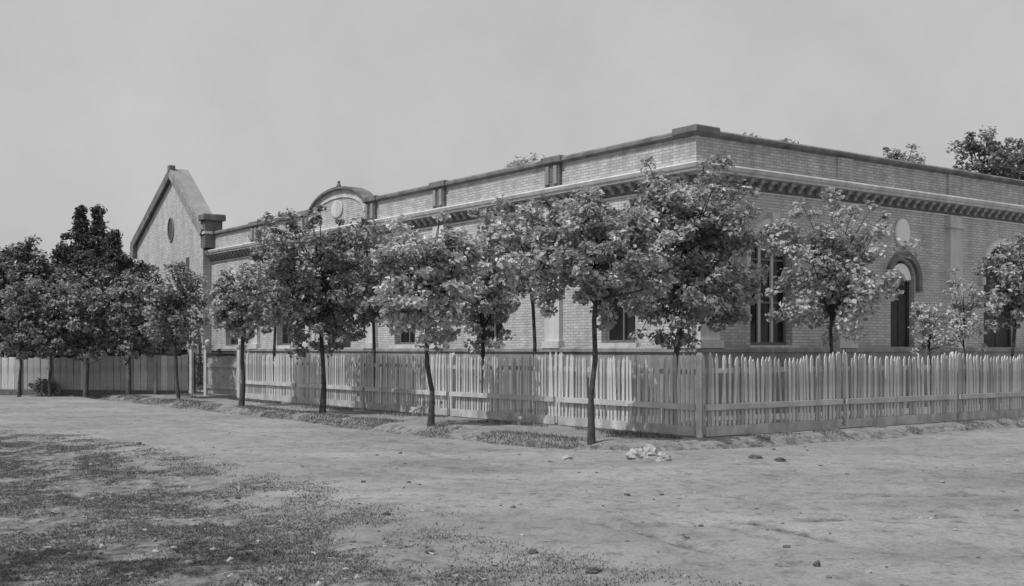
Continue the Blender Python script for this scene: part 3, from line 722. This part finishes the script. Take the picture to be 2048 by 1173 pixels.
def tree(name, base, crown_c, rad, label, m='leaf_mid', nclump=60, per=75, csize=0.34, leaf=0.14, trunk_r=0.06, seed=1, group=None, cat='tree', flat=0.7, limbs=9, lean=None, skirt=0):
    """base world point, crown centre relative to base, crown radii"""
    rg = np.random.default_rng(seed)
    leaf *= 0.84; csize *= 0.92; rad = (rad[0] * 1.12, rad[1] * 1.1, rad[2] * 1.05); nclump = int(nclump * 1.2); per = int(per * 0.95)
    o = empty(name, base); tag(o, label, cat, group)
    c = np.array(crown_c); R = np.array(rad)
    d = rg.normal(size=(nclump, 3)); d /= np.linalg.norm(d, axis=1, keepdims=True)
    r = rg.random((nclump, 1)) ** 0.45
    bump = 0.80 + 0.38 * rg.random((nclump, 1))
    if skirt: d[:, 2] = np.sign(d[:, 2]) * np.abs(d[:, 2]) ** 1.0; d[:, :2] = np.where(d[:, 2:3] < 0, d[:, :2] / np.maximum(np.linalg.norm(d[:, :2], axis=1, keepdims=True), 0.3), d[:, :2])
    cl = c + d * r * bump * R
    nst = max(6, nclump // 5)                # stray sprays beyond the main mass, uneven outline
    dd = rg.normal(size=(nst, 3)); dd /= np.linalg.norm(dd, axis=1, keepdims=True)
    cl = np.concatenate([cl, c + dd * R * rg.uniform(0.95, 1.15, (nst, 1))]); nclump += nst
    cl[:, 2] += 0.10 * R[2] * (cl[:, 2] > c[2])
    out = (cl - c) / R
    # trunk and limbs
    rr = random.Random(seed)
    top = Vector(c) - Vector((0, 0, R[2] * 0.55))
    mb = MB()
    mid = [Vector((rr.uniform(-.05, .05), rr.uniform(-.05, .05), 0)) for _ in range(3)]
    path = [Vector((0, 0, -0.25)), Vector((0, 0, 0.02))] + [top * k + mid[j] for j, k in enumerate((0.3, 0.55, 0.8))] + [top]
    mb.tube(path, [trunk_r * 1.9, trunk_r * 1.25, trunk_r * .8, trunk_r * 0.75, trunk_r * 0.7, trunk_r * 0.65], 9)
    mb.build('trunk', 'bark', o, True)
    lb = MB()
    order = rg.permutation(nclump)[:limbs * 3]
    for j, k in enumerate(order):
        e = Vector(cl[k]); st = top * rr.uniform(0.88, 1.0) if j < limbs else top + (Vector(c) + Vector((0, 0, R[2] * .3)) - top) * rr.uniform(0.1, 0.8)
        md = (st + e) / 2 + Vector((rr.uniform(-.1, .1), rr.uniform(-.1, .1), rr.uniform(0, .15)))
        r0 = trunk_r * (0.5 if j < limbs else 0.28)
        lb.tube([st, md, e], [r0, r0 * 0.6, r0 * 0.2], 5)
    ctr = Vector(c) + Vector((0, 0, R[2] * 0.5))
    lb.tube([top, (top + ctr) / 2 + mid[0], ctr], [trunk_r * .75, trunk_r * .5, trunk_r * .2], 7)
    for k in range(nclump - nst, nclump):
        e = Vector(cl[k]); st = Vector(c) + (e - Vector(c)) * 0.45
        lb.tube([st, (st + e) / 2 + Vector((0, 0, 0.03)), e], [trunk_r * .22, trunk_r * .16, trunk_r * .08], 4)
    lb.build('branches', 'bark', o, True)
    # leaves
    n = nclump * per
    ci = np.repeat(np.arange(nclump), per)
    off = rg.normal(size=(n, 3)); off /= np.linalg.norm(off, axis=1, keepdims=True)
    off *= rg.random((n, 1)) ** 0.5
    cs = csize * rg.uniform(0.55, 1.25, nclump); cs[-nst:] *= 0.62
    keep = (ci < nclump - nst) | (rg.random(n) < 0.45)
    pos = cl[ci] + off * np.stack([cs, cs, cs * flat], 1)[ci]
    bias = out[ci] * 0.45 + off * 0.3 + np.array([0, 0, 1.0])
    pos, bias, ci = pos[keep], bias[keep], ci[keep]
    v, f, tint = leaves(pos, leaf, bias, rg)
    tint = np.clip(0.55 * tint ** 1.3 + 0.45 * np.repeat(rg.random(nclump)[ci], 6), 0, 1)
    cr = leaf_object('crown', v, f, tint, m, o); cr['kind'] = 'stuff'
    return o

def px_tree(x, depth, cx, cy0, cy1, half, **k):
    """trunk foot at photo column x and given distance; crown centred on column cx between rows cy0 (top) and cy1 (bottom)"""
    b = px(x, depth); b.z = gz(b.x, b.y)
    zt, zb = pz(cy0, depth) - b.z, pz(cy1, depth) - b.z
    r = half / 2296 * depth
    cc = ((cx - x) / 2296 * depth, 0.1, (zt + zb) / 2)
    return tree(base=b, crown_c=cc, rad=(r, r * 0.95, (zt - zb) / 2), **k)

ST = 'young street trees along the footpath'
px_tree(1183, 19.2, 1195, 385, 628, 125, name='street_tree', label='young street tree nearest the corner, leaning trunk in front of pale pickets', m='leaf_mid', nclump=95, per=95, csize=0.28, leaf=0.115, trunk_r=0.058, seed=21, group=ST)
px_tree(862, 22.95, 855, 455, 672, 100, name='street_tree', label='second street tree from the corner, straight trunk beside small pale rubble heap', m='leaf_pale', nclump=85, per=75, csize=0.30, trunk_r=0.062, seed=22, group=ST)
px_tree(645, 27.4, 640, 440, 690, 132, name='street_tree', label='broad dark leafy street tree in front of the rounded pediment', m='leaf_dark', nclump=125, per=85, csize=0.36, trunk_r=0.07, seed=23, group=ST)
px_tree(483, 30.9, 487, 545, 672, 58, name='street_tree', label='small low street tree before the arched window next to the gable', m='leaf_mid', nclump=55, per=70, csize=0.30, trunk_r=0.07, seed=24, group=ST)
px_tree(357, 35.6, 345, 540, 700, 58, name='street_tree', label='slender street tree in front of the tall gable wall', m='leaf_dark', nclump=60, per=70, csize=0.36, trunk_r=0.05, seed=25, group=ST)

for x, top, sd, lb in ((258, 560, 26, 'slim street tree before the board fence just left of the gable'), (172, 575, 27, 'slim street tree before the board fence below the twin conifer'), (100, 570, 28, 'slim street tree before the board fence, leftmost but one'), (38, 560, 29, 'slim street tree before the board fence at the left edge')):
    px_tree(x, 38.7, x + 2, top, 712, 46, name='street_tree', label=lb, m='leaf_dark', nclump=50, per=70, csize=0.36, leaf=0.15, trunk_r=0.055, seed=sd, group=ST)

GT = 'garden trees behind the picket fence'
px_tree(1342, 22.0, 1368, 352, 668, 140, name='garden_tree', label='large rounded garden tree at building corner rising to the cornice', m='leaf_mid', nclump=165, per=90, csize=0.34, leaf=0.125, trunk_r=0.07, seed=131, group=GT)
px_tree(970, 27.5, 965, 455, 690, 62, name='garden_tree', label='narrow garden tree with dark lower crown left of the pilaster', m='leaf_pale', nclump=60, per=70, csize=0.32, trunk_r=0.075, seed=32, group=GT)
px_tree(747, 31.5, 745, 470, 668, 62, name='garden_tree', label='garden tree between the dark broad street tree and its lighter neighbour', m='leaf_mid', nclump=60, per=70, csize=0.36, trunk_r=0.06, seed=33, group=GT)
px_tree(1075, 25.6, 1060, 410, 600, 80, name='garden_tree', label='loose pale garden tree against the facade left of the corner street tree', m='leaf_pale', nclump=56, per=60, csize=0.32, trunk_r=0.055, seed=34, group=GT)
px_tree(1660, 24.2, 1668, 418, 672, 116, name='garden_tree', label='pale flowering garden tree before the shaded wall right of the wide window', m='leaf_pale', nclump=80, per=70, csize=0.32, trunk_r=0.05, seed=35, group=GT)
px_tree(545, 36.5, 548, 480, 660, 52, name='garden_tree', label='garden tree left of the broad dark street tree below the parapet', m='leaf_mid', nclump=46, per=60, csize=0.38, trunk_r=0.06, seed=37, group=GT)
px_tree(1865, 25.8, 1862, 600, 712, 46, name='flowering_shrub', label='pale loose shrub behind fence just right of the narrow arched door', m='leaf_pale', nclump=26, per=45, csize=0.22, leaf=0.10, trunk_r=0.022, seed=39, cat='shrub')
px_tree(1935, 26.4, 1930, 555, 712, 52, name='flowering_shrub', label='pale loose shrub behind fence close to the wide arched door', m='leaf_pale', nclump=26, per=45, csize=0.24, leaf=0.10, trunk_r=0.022, seed=42, cat='shrub')
px_tree(2030, 26.5, 2030, 485, 640, 50, name='garden_tree', label='leafy garden tree at the right edge before the wide arched door', m='leaf_mid', nclump=44, per=65, csize=0.32, trunk_r=0.05, seed=40, group=GT)

LT = 'dark trees behind the far board fence'
for x, cx, top, half, sd, lb in ((36, 40, 500, 58, 51, 'dark tree at the left edge of the far row'),
                                 (102, 92, 548, 58, 52, 'dark tree second from left in the far row'),
                                 (174, 172, 560, 66, 53, 'dark tree below the conifer in the far row'),
                                 (258, 268, 545, 56, 54, 'dark tree of the far row just left of the gable')):
    px_tree(x, 43.0, cx, top, 742, half, name='row_tree', label=lb, m='leaf_row', nclump=105, per=110, csize=0.50, leaf=0.19, trunk_r=0.07, seed=sd, group=LT, skirt=1)
px_tree(-40, 43.5, -40, 500, 742, 70, name='row_tree', label='dark tree leaning in from beyond the left edge of the far row', m='leaf_row', nclump=105, per=110, csize=0.50, leaf=0.19, trunk_r=0.07, seed=55, group=LT, skirt=1)

b = Vector((-7.4, 4.2, 0)); b.z = gz(b.x, b.y)
tree('shade_tree', b, (0, 0.2, 5.2), (2.6, 2.6, 1.7), 'spreading tree out of view at near left that throws dappled shade on the ground', 'leaf_mid', 130, 60, 0.42, 0.17, 0.16, 56)

px_tree(84, 39.4, 84, 762, 786, 22, name='low_shrub', label='low dark shrub at foot of the far board fence near left edge', m='leaf_dark', nclump=16, per=50, csize=0.18, leaf=0.1, trunk_r=0.02, seed=57, cat='shrub', limbs=3)
# conifer with two leaders
def conifer(base, h, r, label, seed, tips=((0, 0, 1.0),), m='needle'):
    rg = np.random.default_rng(seed); rr = random.Random(seed)
    o = empty('conifer', base); tag(o, label, 'tree')
    tr = MB()
    for (dx, dy, k) in tips:
        tr.tube([(0, 0, -0.2), (dx * .5, dy * .5, h * 0.45), (dx, dy, h * 0.75 * k), (dx, dy, h * k)], [0.2, 0.14, 0.08, 0.02], 8)
    tr.build('trunk', 'bark', o, True)
    P, Bs = [], []
    for (dx, dy, k) in tips:
        z = 0.9
        while z < h * k:
            q = z / (h * k)
            rad = (0.24 + min(r, 10.5 * max(0.0, 0.88 - q))) * (0.75 + 0.5 * rr.random())
            cx, cy = dx * min(1, q * 1.3), dy * min(1, q * 1.3)
            nb = max(4, int(9 * (1 - q) + 4))
            for b in range(nb):
                a = rr.random() * 6.283; L = rad * rr.uniform(0.65, 1.15)
                n = int(40 + 60 * L)
                s = rg.random(n) ** 0.7
                sp = (0.10 + 0.12 * (1 - s)) * (1.1 - 0.6 * q)
                pts = np.stack([cx + math.cos(a) * L * s, cy + math.sin(a) * L * s, z - 0.28 * L * s ** 1.5 + 0.12 * s ** 3 * L], 1) + rg.normal(size=(n, 3)) * sp[:, None]
                P.append(pts); Bs.append(np.tile([math.cos(a) * .4, math.sin(a) * .4, 0.6], (n, 1)))
            z += 0.27
    P = np.concatenate(P); Bs = np.concatenate(Bs)
    v, f, t = leaves(P, 0.2, Bs, rg, 0.4)
    cr = leaf_object('crown', v, f, t, m, o); cr['kind'] = 'stuff'
    return o
b = px(178, 50); conifer(b, pz(412, 50), 2.3, 'tall dark conifer with two pointed tips behind the far tree row', 61, ((-0.38, 0, 1.0), (0.36, 0.1, 0.985)))
b = px(122, 47); conifer(b, pz(484, 47), 2.6, 'lower dark conifer left of the twin tipped conifer', 62, ((0, 0, 1.0),))
b = px(226, 47); conifer(b, pz(462, 47), 2.4, 'lower dark conifer right of the twin tipped conifer', 63, ((0, 0, 1.0),))

# tree tops behind the parapet
BT = 'trees behind the building'
def back_tree(x, depth, top, half, label, seed, m='leaf_mid', h=3.2, ncl=60):
    b = px(x, depth); zt = pz(top, depth); r = half / 2296 * depth
    tree('background_tree', b, (0, 0, zt - h / 2), (r, r, h / 2), label, m, ncl, 70, 0.5, 0.2, 0.14, seed, BT)
back_tree(1530, 48, 264, 50, 'tree top peeping over the shaded parapet near the corner', 71, ncl=40)
back_tree(1800, 49, 314, 60, 'tree top showing low over the middle of the shaded parapet', 72, ncl=50)
back_tree(1962, 47, 284, 60, 'dark tree crown standing well above the parapet at far right', 73, 'leaf_dark', 3.4, 90)
back_tree(2045, 48, 285, 66, 'dark tree crown at the right edge above the parapet', 76, 'leaf_dark', 3.4, 80)
back_tree(1052, 50, 328, 40, 'small tree top just over the sunlit parapet', 74, 'leaf_pale', 2.6, 40)

# ------------------------------------------------------------------ stones and clods
def stone(name, x, depth, w, h, label, m, seed, cat, group=None, dz=0.0):
    rr = random.Random(seed); b = px(x, depth); b.z = gz(b.x, b.y)
    bm = bmesh.new(); bmesh.ops.create_icosphere(bm, subdivisions=3, radius=1)
    ph = [rr.uniform(0, 6) for _ in range(6)]
    for v in bm.verts:
        c = v.co
        k = 1 + 0.16 * math.sin(3 * c.x + ph[0]) * math.cos(2.5 * c.y + ph[1]) + 0.10 * math.sin(7 * c.z + 5 * c.x + ph[2]) + 0.06 * math.sin(13 * c.y + ph[3] + 9 * c.x)
        nrm = [Vector((math.sin(q * 2.4 + ph[4]), math.cos(q * 2.4 + ph[4]), 0.5 * math.sin(q * 5 + ph[5]))).normalized() for q in range(5)]
        for pn in nrm:                       # split faces
            e = c.dot(pn) - 0.84
            if e > 0: c = c - pn * e
        v.co = Vector((c.x * w / 2 * k, c.y * w * 0.42 * k, max(c.z, -0.5) * h * 0.62 * k + h * 0.28))
    me = bpy.data.meshes.new(name); dz -= h * 0.12; bm.to_mesh(me); bm.free(); me.materials.append(M[m])
    o = bpy.data.objects.new(name, me); COL.objects.link(o); o.location = b + Vector((0, 0, dz)); o.rotation_euler = (rr.uniform(-.1, .1), rr.uniform(-.1, .1), rr.uniform(0, 3))
    tag(o, label, cat, group); return o
def dep(y): return EYE * 2296 / (y - 700)
R1 = 'pale rocks at the footpath corner'
stone('rock', 1272, dep(912), 0.36, 0.20, 'broad pale rock, left of the pair at the footpath corner', 'rock', 1, 'rock', R1)
stone('rock', 1300, dep(905), 0.26, 0.20, 'small pale rock wedged behind the pair at the footpath corner', 'rock', 2, 'rock', R1)
stone('rock', 1326, dep(916), 0.24, 0.17, 'smaller pale rock, right of the pair at the footpath corner', 'rock', 3, 'rock', R1)
stone('rock', 1135, dep(912), 0.20, 0.08, 'low pale rock in the gutter left of the rock pair', 'rock', 4, 'rock', R1)
stone('rock', 828, dep(832), 0.30, 0.22, 'pale boulder on the footpath beside the second street tree', 'rock', 5, 'rock')
stone('rock', 822, dep(826), 0.22, 0.16, 'small pale stone leaning on the boulder near second street tree', 'rock', 15, 'rock')
stone('rock', 1042, dep(852), 0.24, 0.20, 'pale stone on the footpath between the two nearest street trees', 'rock', 6, 'rock')
stone('pebble', 478, dep(974), 0.05, 0.09, 'single small white pebble out on the left of the road', 'rock', 7, 'pebble')
C1 = 'dark clods on the road'
for i, (x, y, w, h, lb) in enumerate((
        (1512, 915, 0.20, 0.07, 'dark clod lying below the shaded fence, left of two'),
        (1560, 919, 0.20, 0.06, 'dark clod lying below the shaded fence, right of two'),
        (1066, 1097, 0.075, 0.045, 'dark clod at bottom centre of the road, upper of two'),
        (1187, 1138, 0.13, 0.05, 'dark clod at the bottom edge just right of centre'),
        (1634, 1122, 0.065, 0.05, 'round dark clod at bottom right of the road'),
        (860, 1098, 0.09, 0.035, 'flat dark clod left of the centre clods near the bottom'),
        (727, 962, 0.06, 0.03, 'tiny dark clod on the open road, left of two'),
        (818, 960, 0.06, 0.03, 'tiny dark clod on the open road, right of two'),
        (773, 1022, 0.09, 0.04, 'dark clod in the middle of the open road'),
        (278, 886, 0.10, 0.06, 'dark clod at the far left of the road'))):
    stone('clod', x, dep(y), w, h, lb, 'clod', 100 + i, 'clod', C1)

def scatter_clods():
    rg = np.random.default_rng(77)
    bm = bmesh.new(); bmesh.ops.create_icosphere(bm, subdivisions=1, radius=1)
    bv = np.array([v.co[:] for v in bm.verts]); bf = np.array([[v.index for v in f.verts] for f in bm.faces]); bm.free()
    n = 3600
    y = 6.2 + rg.random(n) ** 1.6 * 16
    x = (rg.random(n) - 0.5) * y * 1.1
    p = 0.22 + 0.6 * wild_mask(x, y)
    s = (x - FC.x) * B.x + (y - FC.y) * B.y; t = (x - FC.x) * A.x + (y - FC.y) * A.y
    k = (rg.random(n) < p) & (gut_dist(s, t) < 0.3)
    x, y = x[k], y[k]; n = len(x)
    z = ground_height(x, y)
    r = 0.006 + 0.022 * rg.random(n) ** 3
    jit = 1 + 0.3 * rg.normal(size=(n, len(bv), 1))
    v = bv[None] * jit * r[:, None, None] * np.array([1.2, 1, .65]) + np.stack([x, y, z + r * .25], 1)[:, None]
    f = bf[None] + (np.arange(n) * len(bv))[:, None, None]
    o = leaf_object('loose_clods', v.reshape(-1, 3), f.reshape(-1, 3), np.repeat(rg.random(n), len(bv)), 'grass', None)
    o.data.materials.clear(); o.data.materials.append(M['stones'])
    tag(o, 'small loose clods and pebbles strewn over the dirt road', 'clods', kind='stuff')
M['stones'] = leaf_mat('loose_stone', 0.06, 0.42, 0.9, 0.0)
scatter_clods()

# ------------------------------------------------------------------ grass and weeds
def grass(name, x, y, hgt, wid, label, seed, m='grass', lean=0.5):
    rg = np.random.default_rng(seed); n = len(x); z = ground_height(x, y)
    a = rg.random(n) * 6.283; h = hgt * rg.uniform(0.4, 1.3, n); w = wid * rg.uniform(0.6, 1.3, n)
    l = lean * h * rg.random(n); la = rg.random(n) * 6.283
    b = np.stack([x, y, z - 0.01], 1)
    d = np.stack([np.cos(a) * w / 2, np.sin(a) * w / 2, np.zeros(n)], 1)
    tip = b + np.stack([np.cos(la) * l, np.sin(la) * l, h], 1)
    mid = b + np.stack([np.cos(la) * l * .35, np.sin(la) * l * .35, h * .6], 1)
    v = np.stack([b - d, b + d, mid + d * .8, tip, mid - d * .8], 1).reshape(-1, 3)
    f = np.arange(n * 5).reshape(n, 5)
    o = leaf_object(name, v, f, np.repeat(rg.random(n), 5), m, None)
    tag(o, label, 'grass', kind='stuff'); return o

rg = np.random.default_rng(5)
# gutter weeds
n = 26000
L = rg.random(n) * 34 - 4
t = np.where(L > 0, L, 0); 
k = rg.random(n)
s_ = np.where(k < 0.55, -2.45, -2.0) + rg.normal(size=n) * 0.16
t_ = rg.random(n) ** 1.3 * 26 + 0.6
sel = fbm(t_ * 1.1, s_ * 1.1, 3, 4) > 0.42
P = np.array([FC.x, FC.y])[None] + s_[sel, None] * np.array([[B.x, B.y]]) + t_[sel, None] * np.array([[A.x, A.y]])
n2 = 9000
u_ = rg.random(n2) * 14 - 1.6; v_ = -0.45 + rg.normal(size=n2) * 0.16 - np.clip(-u_, 0, 2) * 0.1
sel2 = fbm(u_ * 1.3, v_ * 1.3, 3, 6) > 0.45
P2 = np.array([FC.x, FC.y])[None] + u_[sel2, None] * np.array([[B.x, B.y]]) + v_[sel2, None] * np.array([[A.x, A.y]])
P = np.concatenate([P, P2])
grass('gutter_grass', P[:, 0], P[:, 1], 0.045, 0.012, 'low weeds and grass growing along the gutter and fence foot', 81)
# footpath grass near the fence foot
n = 14000
t_ = rg.random(n) * 24; s_ = -0.25 - np.abs(rg.normal(size=n)) * 0.35
sel = fbm(t_ * .9, s_ * 2, 3, 14) > 0.46
P = np.array([FC.x, FC.y])[None] + s_[sel, None] * np.array([[B.x, B.y]]) + t_[sel, None] * np.array([[A.x, A.y]])
grass('fence_grass', P[:, 0], P[:, 1], 0.07, 0.012, 'thin grass along the foot of the sunlit picket fence', 82)
# weedy verge in the near left
n = 90000
n = 760000
y = 5.5 + rg.random(n) ** 1.25 * 17; x1 = np.interp(y, EDGE_Y, EDGE_X) + 0.9; x = x1 + (-0.50 * y - x1) * rg.random(n)
den = wild_mask(x, y) ** 0.7 * np.clip((24 - y) / 6, 0, 1)
nz = fbm(x * 2.3, y * 1.5, 4, 21)
sel = rg.random(n) < den * np.clip((nz - 0.36) * 4, 0, 1)
grass('verge_grass', x[sel], y[sel], 0.024, 0.009, 'patchy low weeds and trodden grass on the near left ground', 83, lean=1.3)
